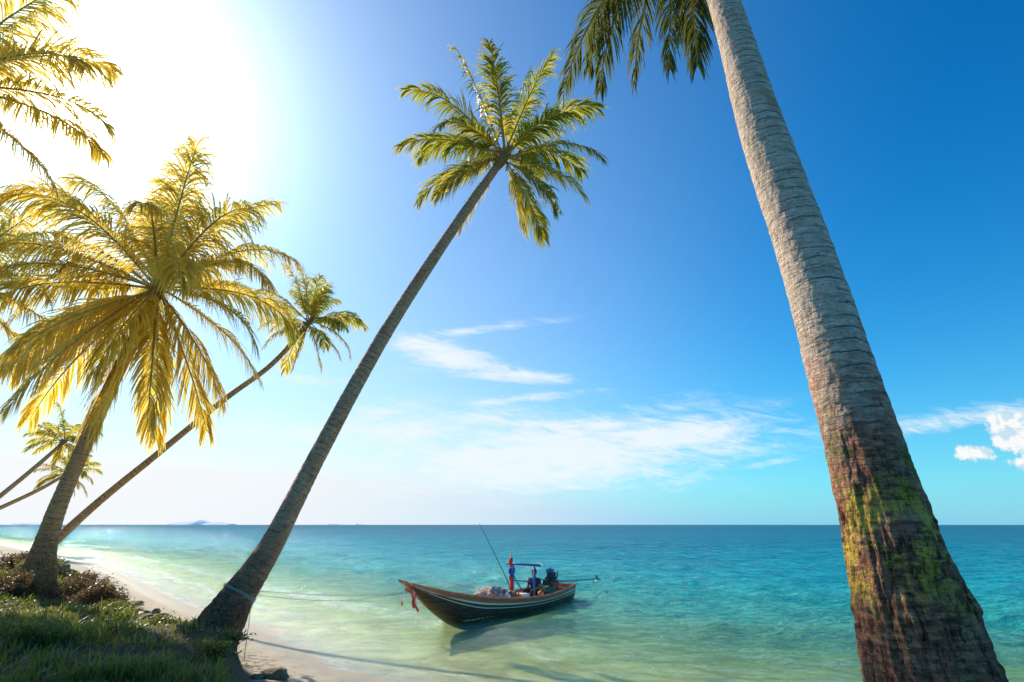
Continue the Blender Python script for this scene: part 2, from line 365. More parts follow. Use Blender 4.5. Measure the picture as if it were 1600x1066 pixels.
def frond(V, F, MI, AG, o, d, L, g, leaf, w, n, rng, wind=Vector((0, 0, 0)), age=0.0, hang=.33):
    steps = 24; p = o.copy(); d = d.normalized(); P = [p.copy()]; T = [d.copy()]
    for i in range(steps):
        u = i / steps
        d = (d + (Vector((0, 0, -g)) * (.10 + 2.2 * u * u + .4 * u) + wind * u) * (1.5 / steps)).normalized()
        p = p + d * (L / steps); P.append(p.copy()); T.append(d.copy())
    side = None; fr = []
    for i in range(steps + 1):
        s = T[i].cross(Vector((0, 0, 1)))
        if s.length < .25 and side is not None: s = side
        s = (s - T[i] * s.dot(T[i])).normalized()
        if side is not None:
            if s.dot(side) < 0: s = -s
            s = (side * .6 + s * .4); s = (s - T[i] * s.dot(T[i])).normalized()
        side = s; fr.append((s, s.cross(T[i])))
    tw = rng.uniform(-1.0, 1.0)
    b0 = len(V)
    for i in range(steps + 1):
        r = .030 * (L / 4) * (1 - i / steps) ** .8 + .005; s, nn = fr[i]
        for a in range(4):
            c, q = math.cos(a * math.pi / 2), math.sin(a * math.pi / 2); V.append(P[i] + s * c * r * (1.5 - .5 * i / steps) + nn * q * r); AG.append(age)
    for i in range(steps):
        for a in range(4):
            F.append((b0 + i * 4 + a, b0 + i * 4 + (a + 1) % 4, b0 + i * 4 + 4 + (a + 1) % 4, b0 + i * 4 + 4 + a)); MI.append(1)
    fs = rng.uniform(0, 50); gapn = rng.uniform(.05, .4)
    for j in range(n):
        u = .12 + .88 * (j + rng.random() * .6) / n; x = u * steps; i = min(int(x), steps - 1); t = x - i
        q0 = P[i].lerp(P[i + 1], t); Tn = T[i].lerp(T[i + 1], t).normalized(); s, nn = fr[i]
        c, sn = math.cos(tw * u), math.sin(tw * u); s2 = s * c + nn * sn; n2 = nn * c - s * sn
        pr = min(1, .38 + 2.5 * (u - .10)) * (1 - .55 * max(0, (u - .55) / .45) ** 1.7)
        for sg in (-1, 1):
            cl = math.sin(u * 23 + fs + sg * 2.1) + .7 * math.sin(u * 51 + fs * 2 + sg)
            if rng.random() < .04 or cl < -1.5 + gapn: continue
            a = rad(62 - 38 * u) + .10 * cl + rng.uniform(-.10, .10)
            q = q0.copy(); dd = (s2 * sg * math.sin(a) + Tn * math.cos(a) + n2 * (rng.uniform(-.02, .22) + .12 * math.sin(u * 17 + fs))).normalized()
            l = leaf * pr * rng.uniform(.74, 1.14); hg = hang * rng.uniform(.4, 1.6) * (1 + .3 * cl); b = len(V)
            for kx, ww in enumerate((.45, 1, .9, .6, .06)):
                Wd = n2.cross(dd)
                if Wd.length < .1: Wd = Tn.copy()
                Wd = (Wd.normalized() + n2 * rng.uniform(-.3, .3)).normalized() * w * ww * .5
                V.append(q + Wd); V.append(q - Wd); AG.append(age); AG.append(age)
                q = q + dd * (l / 4); dd = (dd + Vector((0, 0, -hg)) + wind * .3).normalized()
            for kx in range(4):
                F.append((b + kx * 2, b + kx * 2 + 1, b + kx * 2 + 3, b + kx * 2 + 2)); MI.append(0)

def make_palm(label, pts, rr, specs, nleaf, leaf, w, tmat, lmat, nr, nc, ring, seed, rough_to, wind=(0, 0, 0), hang=.33, amp=1.0, rag=1.0):
    rng = random.Random(seed); base = Vector(pts[0])
    root = empty('palm_tree', base, label=label, category='palm tree', group='coconut palms along the beach')
    make_trunk(pts, rr, base, nr, nc, tmat, root, ring, seed, rough_to, amp, rag)
    top = Vector(pts[-1]); V = []; F = []; MI = []; AG = []; wv = Vector(wind)
    up = (Vector(pts[-1]) - Vector(pts[-2])).normalized()
    for (th, kx, L, g) in specs:
        d = Vector((math.cos(rad(th)), kx, math.sin(rad(th)))).normalized()
        o = top - base + d * .10 + up * rng.uniform(-.1, .15)
        low = max(0, -d.z)
        frond(V, F, MI, AG, o, d, L * rng.uniform(.93, 1.07), g * rng.uniform(.85, 1.15), leaf * rng.uniform(.88, 1.1), w, nleaf, rng, wv, low * rng.uniform(.2, .9) + rng.uniform(-.08, .16), hang)
    me = np_mesh('crown', np.array([tuple(v) for v in V]), np.array(F), False)
    me.polygons.foreach_set('material_index', np.array(MI, dtype=np.int32)); fattr(me, 'age', np.array(AG))
    add('crown', me, [lmat, M_rachis], root)
    b = B(); r = rr[-1]
    b.tube([top - base - up * .55, top - base - up * .2, top - base + up * .2, top - base + up * .55], [r * 1.0, r * 1.5, r * 1.35, r * .35], 14)
    for i in range(12):
        a = i * 2.4; d = Vector((math.cos(a), math.sin(a), .9 + .3 * math.sin(i * 1.7))).normalized(); o = top - base + up * (-.35 + .05 * i)
        b.tube([o, o + d * r * 1.4, o + d * r * 3.0], [r * .5, r * .42, r * .16], 6)
    add('crown_shaft', b.mesh('crown_shaft'), M_fibre, root)
    return root
def rnd_specs(n, L, g, seed, tmin=-35, tmax=215):
    r = random.Random(seed); o = []
    for i in range(n):
        th = tmin + (tmax - tmin) * ((i + .5) / n) + r.uniform(-8, 8)
        o.append((th, r.uniform(-.9, .9), L * r.uniform(.85, 1.1), g * r.uniform(.8, 1.25)))
    return o
CAMH = Vector((0, 0, 2.5))
def nearer(pts, f): return [tuple(CAMH + (Vector(p) - CAMH) * f) for p in pts]

# middle leaning palm
mid_specs = [(128, -.1, 3.5, .8), (146, .3, 3.0, .85), (110, -.2, 3.1, .35), (79, .1, 3.4, .2), (66, -.35, 3.1, .4), (44, -.1, 3.0, .75), (16, -.2, 2.8, .95), (-6, .2, 2.6, .9),
             (-40, -.2, 2.4, .7), (-60, .2, 2.5, .5), (-76, -.1, 2.3, .4), (172, -.3, 2.8, .7), (190, .2, 2.6, .75), (210, -.2, 2.5, .6), (238, 0, 2.5, .5), (95, .9, 2.8, .6), (98, -.9, 2.9, .8), (55, 1.1, 2.7, .7), (135, 1.0, 2.7, .8), (24, -1.0, 2.5, .9), (162, -.9, 2.5, .8), (30, .4, 2.8, .8)]
make_palm('tall slender leaning coconut palm, mooring rope round its trunk',
    [(-5.15, 10.35, .05), (-4.98, 10.38, .6), (-4.70, 10.5, 1.25), (-4.29, 10.8, 2.18), (-3.77, 11.3, 3.88), (-2.85, 12, 6.5), (-1.61, 12.8, 9.39), (-.24, 13.6, 12.3)],
    [.62, .47, .30, .205, .168, .150, .132, .10], mid_specs, 104, .80, .036, M_tr_mid, M_leaf_mid, 620, 64, .14, 11, 1.6, hang=.5, amp=.8)

# big left palm
A_specs = [(94, .1, 4.6, .35), (80, -.2, 4.5, .5), (107, .3, 4.4, .55), (122, .0, 4.6, .65), (132, -.2, 4.9, .7), (144, .1, 5.1, .75), (154, -.3, 5.0, .8), (165, .2, 5.0, .8), (176, -.2, 4.8, .8), (186, .3, 4.8, .75), (196, .1, 4.9, .7), (206, -.1, 4.9, .6), (218, .2, 4.9, .5), (231, -.3, 4.6, .45),
           (246, .1, 4.4, .4), (260, -.1, 4.3, .3), (271, .3, 4.2, .3), (284, -.2, 4.4, .3), (297, .1, 4.3, .3), (313, -.1, 4.0, .45), (330, .2, 3.9, .6), (347, -.2, 3.9, .85), (5, .2, 3.9, 1.0), (20, -.2, 4.0, 1.05), (36, .1, 4.1, 1.05), (50, -.3, 4.1, 1.0), (66, .2, 4.1, .85),
           (100, 1.1, 4.0, .95), (50, 1.2, 4.0, .95), (150, 1.2, 4.2, .95), (120, -1.1, 4.2, 1.0), (60, -1.2, 4.0, 1.0), (175, -1.2, 4.2, .9), (10, -1.2, 4.0, .9), (275, -.8, 3.8, .4), (235, -1, 3.8, .5)]
make_palm('large coconut palm with drooping sunlit golden-green fronds on the grassy bank',
    [(-12.15, 15.5, .7), (-12.0, 15.5, 1.25), (-11.93, 15.45, 2.0), (-11.80, 15.4, 2.98), (-11.42, 15.3, 4.45), (-10.91, 15.2, 6.36), (-10.42, 15.1, 7.91), (-10.11, 15, 8.94)],
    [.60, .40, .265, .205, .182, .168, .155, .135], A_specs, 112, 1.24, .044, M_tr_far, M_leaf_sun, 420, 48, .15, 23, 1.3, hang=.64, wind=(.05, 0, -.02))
# slim palm behind
make_palm('slim strongly leaning coconut palm with a small crown on the bank',
    [(-15.7, 18.9, .5)] + nearer([(-20.2, 25.95, 1.25), (-18.64, 26.5, 3.38), (-16.64, 27, 5.64), (-14.31, 27.8, 8.41), (-12.4, 28.4, 10.45), (-11.0, 29, 12.9)], .74),
    [.30, .17, .125, .110, .10, .094, .08], [(t_, k_, L_ * .72, g_) for t_, k_, L_, g_ in rnd_specs(20, 3.0, .85, 4) + [(255, 0, 2.6, .4), (290, .2, 2.6, .4), (320, 0, 2.6, .5)]], 72, .66, .036, M_tr_far, M_leaf_far, 300, 24, .13, 31, .8, hang=.5)
make_palm('distant leaning coconut palm on the far beach', [(-47.4, 50, .6), (-46.6, 50.3, 2.2), (-44.3, 51, 4.9), (-42.2, 51.6, 7.6), (-40.7, 52, 9.7)], [.35, .25, .2, .18, .14],
    rnd_specs(18, 2.9, .8, 9) + [(255, 0, 2.2, .4), (290, .2, 2.2, .4)], 40, .85, .08, M_tr_far, M_leaf_far, 120, 12, .2, 41, 1.0, hang=.45)
make_palm('distant low leaning coconut palm on the far beach', [(-51.3, 54, .6), (-50.4, 54.6, 2.4), (-48.4, 56, 4.0), (-46, 57, 5.7), (-44.2, 58, 7.4)], [.35, .25, .2, .18, .14],
    rnd_specs(18, 2.7, .8, 14) + [(255, 0, 2.2, .4), (290, .2, 2.2, .4)], 40, .85, .08, M_tr_far, M_leaf_far, 120, 12, .2, 43, 1.0, hang=.45)
make_palm('coconut palm reaching in with sun-flooded overhanging fronds', [(-15.1, 8.2, .8), (-14.8, 8.3, 2), (-14.1, 8.7, 5), (-13.1, 9.3, 8.6), (-12.3, 9.75, 11.4)], [.45, .32, .26, .22, .17],
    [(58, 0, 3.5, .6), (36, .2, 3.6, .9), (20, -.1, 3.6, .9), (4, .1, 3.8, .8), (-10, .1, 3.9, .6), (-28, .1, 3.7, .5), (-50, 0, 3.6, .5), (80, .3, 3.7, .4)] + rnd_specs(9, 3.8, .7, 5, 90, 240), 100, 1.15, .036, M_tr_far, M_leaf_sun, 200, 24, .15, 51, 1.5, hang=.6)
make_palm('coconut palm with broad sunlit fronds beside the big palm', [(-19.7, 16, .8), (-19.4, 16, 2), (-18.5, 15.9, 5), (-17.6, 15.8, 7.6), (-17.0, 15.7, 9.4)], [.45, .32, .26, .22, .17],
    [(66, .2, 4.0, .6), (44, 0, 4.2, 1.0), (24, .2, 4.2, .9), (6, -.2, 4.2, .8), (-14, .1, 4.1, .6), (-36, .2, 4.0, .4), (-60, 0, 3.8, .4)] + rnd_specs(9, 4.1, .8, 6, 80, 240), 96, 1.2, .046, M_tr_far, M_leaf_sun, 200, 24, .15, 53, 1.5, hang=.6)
# near palm
G_specs = [(168, 1.7, 2.9, .95), (150, 2.2, 2.7, 1.1), (132, 2.3, 2.85, 1.4), (100, 2.7, 2.8, 1.45), (66, 2.4, 2.7, 1.45), (40, 2.2, 2.5, 1.25), (26, 2.6, 2.2, 1.0)] + \
    [(90, -.6, 3.6, .4), (120, -.8, 3.6, .5), (150, -.7, 3.6, .6), (60, -.7, 3.6, .5), (40, -.4, 3.6, .45), (35, .1, 3.6, .4), (50, .4, 3.6, .3), (160, -1.5, 3.4, .6), (30, -1.4, 3.4, .6), (80, -2.5, 3.4, .6)]
make_palm('massive coconut palm with pale ringed trunk and rough mossy, flare-tinted base',
    [(2.42, 3.22, .2), (2.33, 3.28, .9), (2.225, 3.4, 1.712), (2.192, 3.5, 2.5), (2.190, 3.65, 3.38), (2.195, 3.85, 4.41), (2.15, 4.1, 5.75), (2.177, 4.5, 7.65), (2.16, 5.0, 9.8)],
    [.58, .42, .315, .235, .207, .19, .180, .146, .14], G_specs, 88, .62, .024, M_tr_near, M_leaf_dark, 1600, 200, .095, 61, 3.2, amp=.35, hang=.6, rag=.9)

# ------------------------------------------------------------------ grass
rg = np.random.RandomState(5)
n = 400000
az = rg.uniform(rad(-47), rad(-8), n); rr_ = 5.6 * np.exp(rg.rand(n) * math.log(45 / 5.6))
gx = rr_ * np.sin(az); gy = rr_ * np.cos(az)
z, s, bn = terrain(gx, gy)
den = sstep(.0, .5, bn + .6 * fbm(gx * .9, gy * .9, 4.4, 3)) * (.15 + .85 * sstep(-.14, .16, fbm(gx * .9, gy * .9, 7.7, 4)))
keep = rg.rand(n) < den * .64
gx, gy, z, bn, rr_ = gx[keep], gy[keep], z[keep], bn[keep], rr_[keep]; n = len(gx)
Lg = (.03 + .12 * rg.rand(n) ** 2.4) * (.6 + 1.2 * sstep(0, .35, fbm(gx * 1.1, gy * 1.1, 2.2, 3))) * (1 + rr_ / 40)
wd = (.004 + .004 * rg.rand(n)) * (1 + rr_ / 14)
a1 = rg.uniform(0, 6.28, n); lean = rg.uniform(.1, .95, n)
dx = np.cos(a1) * lean; dy = np.sin(a1) * lean; sxv = -np.sin(a1 + rg.normal(size=n) * .5); syv = np.cos(a1)
V = np.zeros((n, 6, 3))
for i, (u, ww) in enumerate(((0, 1), (.55, .8), (1, .08))):
    cx = gx + dx * Lg * u * u; cy = gy + dy * Lg * u * u; cz = z - .01 + Lg * u * (1 - .35 * lean * u)
    V[:, i * 2] = np.stack([cx + sxv * wd * ww, cy + syv * wd * ww, cz], 1); V[:, i * 2 + 1] = np.stack([cx - sxv * wd * ww, cy - syv * wd * ww, cz], 1)
b = np.arange(n)[:, None] * 6
F = np.concatenate([b + np.array([[0, 1, 3, 2]]), b + np.array([[2, 3, 5, 4]])])
M_grass = leaf_mat('grass_blades', (.04, .08, .010), (.08, .12, .016), (.24, .18, .06), (.14, .28, .02), (.42, .42, .06), .40)
me = np_mesh('grass', V.reshape(-1, 3), F, False); fattr(me, 'age', np.repeat(np.clip(fbm(gx * .5, gy * .5, 9.9, 3) * 1.3, 0, 1), 6))
add('grass', me, M_grass, kind='stuff', label='patchy dark green and dry grass covering the bank', category='grass')

M_shrub = leaf_mat('shrub_leaf', (.035, .035, .012), (.10, .065, .028), (.26, .15, .07), (.11, .09, .02), (.42, .24, .08), .30)
M_weed = leaf_mat('weed_leaf', (.035, .06, .010), (.075, .10, .015), (.18, .14, .04), (.13, .22, .02), (.40, .38, .05), .36)
M_twig = simple('twig', (.20, .12, .07), .9, .4, 30)
def shrub(x, y, rx, h, nl, seed, label, ls, mt):
    r = random.Random(seed); zc = gz(x, y); root = empty('shrub', (x, y, zc - .03), label=label, category='shrub', group='low shrubs on the bank')
    V = []; F = []
    b = B(); tips = []
    for i in range(60):
        a = r.uniform(0, 6.28); e = r.uniform(.12, 1.45); d = Vector((math.cos(a) * math.cos(e) * rx, math.sin(a) * math.cos(e) * rx, math.sin(e) * h)) * r.uniform(.55, 1.12)
        mid_ = d * .5 + Vector((r.uniform(-.06, .06), r.uniform(-.06, .06), .08 * h))
        b.tube([Vector((0, 0, 0)), mid_, d], [.012, .008, .003], 4, cap=False); tips.append((mid_, d))
    add('stem', b.mesh('stem'), M_twig, root)
    for i in range(nl):
        m_, d = r.choice(tips); p = m_.lerp(d, r.random() ** .6) + Vector((r.gauss(0, .05), r.gauss(0, .05), r.gauss(0, .04)))
        if p.z < 0: p.z = abs(p.z)
        u = Vector((r.gauss(0, 1), r.gauss(0, 1), r.gauss(.2, .7))).normalized(); v = u.cross(Vector((r.gauss(0, 1), r.gauss(0, 1), r.gauss(0, 1)))).normalized(); l = ls * r.uniform(.5, 1.3); q = len(V)
        V += [p, p + u * l * .5 + v * l * .22, p + u * l, p + u * l * .5 - v * l * .22]; F.append((q, q + 1, q + 2, q + 3))
    me = np_mesh('foliage', np.array([tuple(v) for v in V]), np.array(F), False); fattr(me, 'age', np.full(len(V), .2)); add('foliage', me, mt, root)
for i, (x, y, rx, h, nl, lb, mt) in enumerate([(-10.2, 14.4, .90, .80, 8000, 'rounded dark brown scrub clump on the mound beside the big palm', M_shrub), (-9.2, 13.7, .65, .48, 4600, 'dark brown scrub clump at the bank edge', M_shrub), (-11.4, 14.2, .75, .5, 4600, 'brown and green scrub at the big palm foot', M_shrub),
        (-5.9, 10.6, .36, .20, 1200, 'low green weeds beside the leaning palm roots', M_weed), (-12.9, 14.8, .9, .5, 4200, 'green scrub beside the big palm', M_weed), (-4.25, 9.6, .25, .14, 700, 'small green weeds on the eroded bank edge', M_weed), (-7.9, 12.4, .5, .2, 1800, 'low mixed scrub on the bank', M_weed),
        (-13.6, 17.6, 1.0, .6, 3600, 'dense green scrub on the bank behind the big palm', M_weed), (-16.5, 20.3, 1.3, .7, 4000, 'dense brown scrub on the bank behind the big palm', M_shrub), (-3.9, 8.4, .28, .16, 800, 'small green weeds on the eroded bank edge', M_weed), (-6.6, 8.6, .5, .18, 1800, 'low weeds in the bank grass', M_weed), (-21, 26, 1.8, .9, 4200, 'broad scrub on the far bank', M_weed)]):
    shrub(x, y, rx, h, nl, 100 + i, lb, .055 if y < 17 else .1, mt)

# rocks / beach debris
M_rock = simple('beach_rock', (.24, .16, .09), .85, .45, 14, bump=.7)
rk = random.Random(12)
spots = [(-3.75, 10.15, .18), (-3.95, 10.0, .1), (-8.8, 15.0, .2), (-9.2, 15.6, .17), (-8.4, 14.4, .16), (-9.9, 16.1, .24), (-10.6, 17.2, .22), (-8.1, 14.9, .12), (-9.0, 16.0, .14), (-11.6, 18.1, .25), (-7.6, 13.6, .17), (-12.5, 18.7, .28), (-10.0, 15.9, .14), (-13.6, 20.0, .27),
         (-7.2, 13.2, .1), (-7.9, 14.2, .1), (-8.6, 15.5, .1), (-9.6, 16.8, .13), (-11.0, 17.9, .15), (-6.6, 12.7, .1), (-14.4, 20.8, .3), (-15.5, 22.1, .28), (-3.3, 9.6, .07), (-3.0, 9.2, .06),
         (-12.2, 19.3, .16), (-13.0, 20.2, .2), (-14.2, 21.6, .25), (-16.4, 23.2, .36), (-15.2, 23.1, .2), (-17.8, 24.9, .38), (-17.0, 24.6, .25), (-19.2, 26.6, .42), (-18.6, 27.0, .26), (-21.5, 29.0, .5), (-11.2, 18.6, .13)]
for i, (x, y, r) in enumerate(spots):
    b = B(); b.ball((0, 0, 0), r, (1.3, .9, .6), 0, 3, .8, i * 3.3); me = b.mesh('rock')
    ob = add('rock', me, M_rock, label='small brown weathered rock lying on the sand', category='rock', group='rocks strewn on the beach')
    ob.location = (x, y, gz(x, y) + r * .15); ob.rotation_euler = (0, 0, rk.uniform(0, 6))
M_drift = simple('driftwood', (.22, .15, .10), .9, .35, 12, bump=.5)
for i, (x, y, a, L) in enumerate([(-9.3, 14.9, .5, .9), (-8.4, 13.8, 2.2, .7), (-10.9, 17.6, 1.1, 1.1), (-7.4, 13.9, .2, .5), (-9.8, 16.6, 2.6, .6), (-14.9, 21.3, .4, 1.4), (-12.8, 19.5, 2.0, .9)]):
    b = B(); b.tube([(-L / 2, 0, .02), (-L / 6, .05, .05), (L / 5, -.03, .06), (L / 2, .06, .03)], [.035, .04, .03, .012], 8); b.tube([(L / 8, 0, .05), (L / 3.5, .16, .12)], [.02, .008], 6)
    ob = add('driftwood', b.mesh('driftwood'), M_drift, label='weathered forked driftwood branch on the sand', category='driftwood', group='driftwood on the beach')
    ob.location = (x, y, gz(x, y) + .02); ob.rotation_euler = (0, 0, a)

# ------------------------------------------------------------------ islands
m, k = newmat('island_haze_tint'); d = k.n.new('ShaderNodeBsdfDiffuse'); pos = k.n.new('ShaderNodeNewGeometry').outputs['Position']
k.put(d.inputs[0], k.ramp(k.noise(pos, .01, 4, .6), [(.3, (.90, .95, .98)), (.7, (.96, .98, 1.0))])); k.l.new(d.outputs[0], k.out.inputs[0])  # pale blue-white albedo paints distance haze onto the islands
for cx, cy, hw, hh, sd in [(-4150, 8000, 420, 84, 1), (-2560, 8600, 120, 26, 2), (-2200, 8600, 90, 22, 3), (-6700, 8200, 420, 45, 4)]:
    u = np.linspace(-1, 1, 90); v = np.linspace(-1, 1, 14); UU, VV = np.meshgrid(u, v, indexing='ij')
    pr = np.clip(1 - np.abs(UU) ** 2.4, 0, 1) ** .6 * np.clip(1 - VV ** 2, 0, 1) ** .7
    H = pr * hh * (.62 + .75 * fbm(UU * 3.2 + sd, VV, sd * 3.3, 4)) - 2
    me = np_mesh('island', np.stack([UU * hw, VV * hw * .5, H], -1).reshape(-1, 3), grid_faces(90, 14)[:, ::-1])
    ob = add('island_hill', me, m, kind='structure'); ob.location = (cx, cy, 0)

# ------------------------------------------------------------------ long-tail boat
HEAD = math.atan2(-.834, -.554); BS = .91; BC = (-.02, 19.1, -.04)
boat = empty('fishing_boat', BC, label='narrow dark wooden long-tail fishing boat moored in shallow water', category='boat')
boat.rotation_euler = (0, 0, HEAD); boat.scale = (BS, BS * 1.06, BS * 1.08)
BM = Matrix.Translation(BC) @ Matrix.Rotation(HEAD, 4, 'Z') @ Matrix.Diagonal((BS, BS * 1.06, BS * 1.08, 1))
def keel(x): return -.25 if x < 2.2 else -.25 + 1.33 * ((x - 2.2) / 2.85) ** 1.6
def sheer(x): return .43 + (.73 * ((x + 1) / 6.05) ** 2.1 if x > -1 else .14 * ((-1 - x) / 2.6) ** 1.6)
def beam(x): return .80 * (1 - .95 * ((x + .5) / 5.55) ** 2.1) if x > -.5 else .80 - .26 * ((-.5 - x) / 3.1) ** 1.8
ns, nt = 90, 26
xs = np.linspace(-3.6, 5.05, ns); V = []; TT = []
for x in xs:
    kz, sz, bb = keel(x), sheer(x), beam(x)
    for j in range(nt):
        t = -1 + 2 * j / (nt - 1); a = abs(t); V.append((x + .0, math.copysign(bb * (math.sin(a * math.pi / 2) ** .75), t) if a > 1e-6 else 0, kz + (sz - kz) * a ** 1.35)); TT.append(a ** 1.35)
outer = np.array(V); F = [tuple(f) for f in grid_faces(ns, nt)]
inn = outer.copy(); sc = np.clip((np.abs(inn[:, 1]) - .035), 0, None) * np.sign(inn[:, 1]); inn[:, 1] = sc; inn[:, 2] += .035 * (1 - np.array(TT))
inn[:, 2] -= .004
n0 = len(outer); F2 = [tuple(n0 + i for i in f[::-1]) for f in F]
rim = []
for i in range(ns - 1):
    for j in (0, nt - 1): rim.append((i * nt + j, (i + 1) * nt + j, n0 + (i + 1) * nt + j, n0 + i * nt + j))
tr_f = [(j, j + 1, n0 + j + 1, n0 + j) for j in range(nt - 1)]
nb = 2 * n0; tv = [tuple(outer[j]) for j in range(nt)]; tv2 = [(x + .04, y * .96, z_) for x, y, z_ in tv]
me = bpy.data.meshes.new('hull')
allv = [tuple(v) for v in outer] + [tuple(v) for v in inn] + [(x - .002, y, z_) for x, y, z_ in tv] + tv2
allf = F + F2 + rim + tr_f + [tuple(nb + j for j in range(nt))[::-1], tuple(nb + nt + j for j in range(nt))]
me.from_pydata(allv, [], allf); me.update()
for i, p in enumerate(me.polygons): p.use_smooth = i < 2 * len(F); p.material_index = 1 if len(F) <= i < 2 * len(F) else 0
fattr(me, 'strake', np.array(TT + TT + TT[:nt] * 2))
m, k = newmat('hull_paint'); oc = k.n.new('ShaderNodeTexCoord').outputs['Object']; x, y, z = k.sep(oc)
st = k.attr('strake'); nz = k.noise(k.xyz(k.m('MULTIPLY', x, .5), y, k.m('MULTIPLY', z, 5)), 6, 6, .65)
c = k.mix(k.ss(nz, .3, .7), (.022, .014, .012), (.12, .065, .045))
def bandm(a, b_): return k.m('MULTIPLY', k.ss(st, a - .008, a + .008), k.ss(st, b_ + .008, b_ - .008))
pl = k.m('FRACT', k.m('MULTIPLY', st, 6)); c = k.mix(k.ss(pl, .93, .98), c, (.008, .006, .006))
c = k.mix(bandm(.86, 1.1), c, k.mix(nz, (.40, .09, .05), (.70, .22, .12))); c = k.mix(bandm(.81, .855), c, (.88, .86, .72)); c = k.mix(bandm(.73, .80), c, (.16, .05, .03)); c = k.mix(bandm(.696, .722), c, (.78, .76, .60))
low = k.ss(k.m('ADD', z, k.m('MULTIPLY', nz, .06)), .10, .03); c = k.mix(k.m('MULTIPLY', low, .7), c, (.06, .07, .03))
k.l.new(pbsdf(k, c, .42, k.bump(k.m('ADD', nz, k.ss(pl, .93, .98)), .4, .01), .5), k.out.inputs[0]); M_hull = m
M_in = simple('boat_inner_wood', (.75, .30, .15), .7, .35, 6); M_rail = simple('gunwale_wood', (.62, .21, .11), .5, .3, 9); M_deck = simple('deck_planks', (.58, .38, .22), .8, .4, 7)
M_blue = simple('blue_paint', (.03, .16, .42), .5, .3, 12); M_iron = simple('dark_engine_iron', (.035, .04, .055), .4, .4, 20, .5, .4); M_red = simple('red_cloth', (.78, .07, .04), .8, .2, 9); M_white = simple('white_cloth', (.8, .76, .72), .8, .1, 9)
M_steel = simple('worn_steel', (.28, .29, .30), .4, .3, 15, .5, .7); M_cl_blue = simple('blue_cloth', (.03, .08, .42), .8, .2, 9)
M_rust = simple('orange_paint', (.80, .24, .05), .5, .3, 12)
ob = add('hull', me, [M_hull, M_in], boat)
b = B()
for sg in (-1, 1):
    P = [(x, sg * (beam(x) + .005), sheer(x) + .01) for x in np.linspace(-3.62, 5.0, 60)]; b.tube(P, .036, 8)
    P = [(x, sg * (beam(x) + .012) * .985, sheer(x) - .095) for x in np.linspace(-3.6, 4.6, 60)]; b.tube(P, .014, 6)
add('gunwale', b.mesh('gunwale'), M_rail, boat)
b = B()
for i in range(30):
    x = -3.3 + i * .215; w_ = beam(x) * 2 * .80
    b.box((x, 0, .115 + .006 * (i % 2)), (.20, w_, .022), None, .004)
add('deck', b.mesh('deck'), M_deck, boat)
for x in (-2.35, -.2, 1.55, 2.9):
    b = B(); b.box((x, 0, sheer(x) - .07), (.2, beam(x) * 2 - .12, .03), None, .006); add('thwart', b.mesh('thwart'), M_rail, boat)
b = B(); b.box((3.85, 0, sheer(3.85) - .055), (.9, beam(3.85) * 1.25, .03), Matrix.Rotation(rad(-17), 3, 'Y'), .005)
add('foredeck', b.mesh('foredeck'), M_rail, boat)
b = B(); b.tube([(4.3, 0, .60), (4.7, 0, .88), (5.0, 0, 1.07), (5.22, 0, 1.20), (5.42, 0, 1.27)], [.05, .055, .06, .05, .03], 8)
b.box((5.12, 0, 1.17), (.30, .20, .035), Matrix.Rotation(rad(-26), 3, 'Y'), .008); add('bow_post', b.mesh('bow_post'), M_rail, boat)
def strip(name, p0, L, w_, mat, sway, parent=boat, seed=0):
    V = []; F = []; n = 12
    for i in range(n + 1):
        u = i / n; c = Vector(p0) + Vector((sway[0] * u + .03 * math.sin(u * 7 + seed), sway[1] * u + .03 * math.sin(u * 5 + seed * 2), -L * u)); a = seed + u * 1.8
        d = Vector((math.cos(a), math.sin(a), 0)) * w_ * (.5 + .1 * math.sin(u * 9)); V += [tuple(c - d), tuple(c + d)]
    F = [(2 * i, 2 * i + 1, 2 * i + 3, 2 * i + 2) for i in range(n)]
    me = bpy.data.meshes.new(name); me.from_pydata(V, [], F); me.update(); return add(name, me, mat, parent)
b = B(); cs = [(5.0 + .05 * math.cos(a), .075 * math.sin(a), 1.04 + .08 * math.cos(a)) for a in np.linspace(0, 2 * math.pi, 14)]; b.tube(cs, .028, 6, cap=False); add('garland', b.mesh('garland'), M_red, boat)
strip('ribbon', (5.02, .09, 1.06), .45, .08, M_red, (-.08, .06), seed=1); strip('ribbon', (4.98, .10, 1.04), .38, .07, M_white, (-.12, .05), seed=2); strip('ribbon', (5.05, -.08, 1.06), .40, .07, M_rust, (.05, -.05), seed=3); strip('ribbon', (4.94, .11, 1.02), .50, .06, M_red, (-.05, .09), seed=4)
b = B()
b.tube([(-.70, -.38, .15), (-.72, -.38, 1.36)], .036, 8); b.tube([(-.92, .32, .15), (-.94, .32, 1.30)], .034, 8)
b.tube([(-.66, -.62, 1.36), (-.98, .56, 1.32)], .036, 8); b.tube([(-.72, -.38, .85), (-.93, .32, .82)], .02, 8); b.box((-.72, -.38, 1.16), (.09, .12, .16), None, .01)
b.tube([(-.72, -.38, 1.0), (-1.5, -.40, .35)], .018, 6)
add('mast_frame', b.mesh('mast_frame'), M_blue, boat)
b = B(); b.tube([(.10, .05, .12), (.09, .05, 1.72)], [.022, .016], 8); add('flag_pole', b.mesh('flag_pole'), M_rust, boat)
for i, (z0, mt) in enumerate(((1.60, M_red), (1.30, M_cl_blue), (1.08, M_red), (.88, M_red))):
    b = B(); pts = []
    for q in range(9):
        u = q / 8; pts.append((.09 + .03 * math.sin(u * 6 + i), .05 + .03 * math.cos(u * 5 + i), z0 - .30 * u))
    b.tube(pts, [.02, .05, .065, .07, .066, .06, .06, .05, .02], 9); add('flag', b.mesh('flag'), mt, boat)
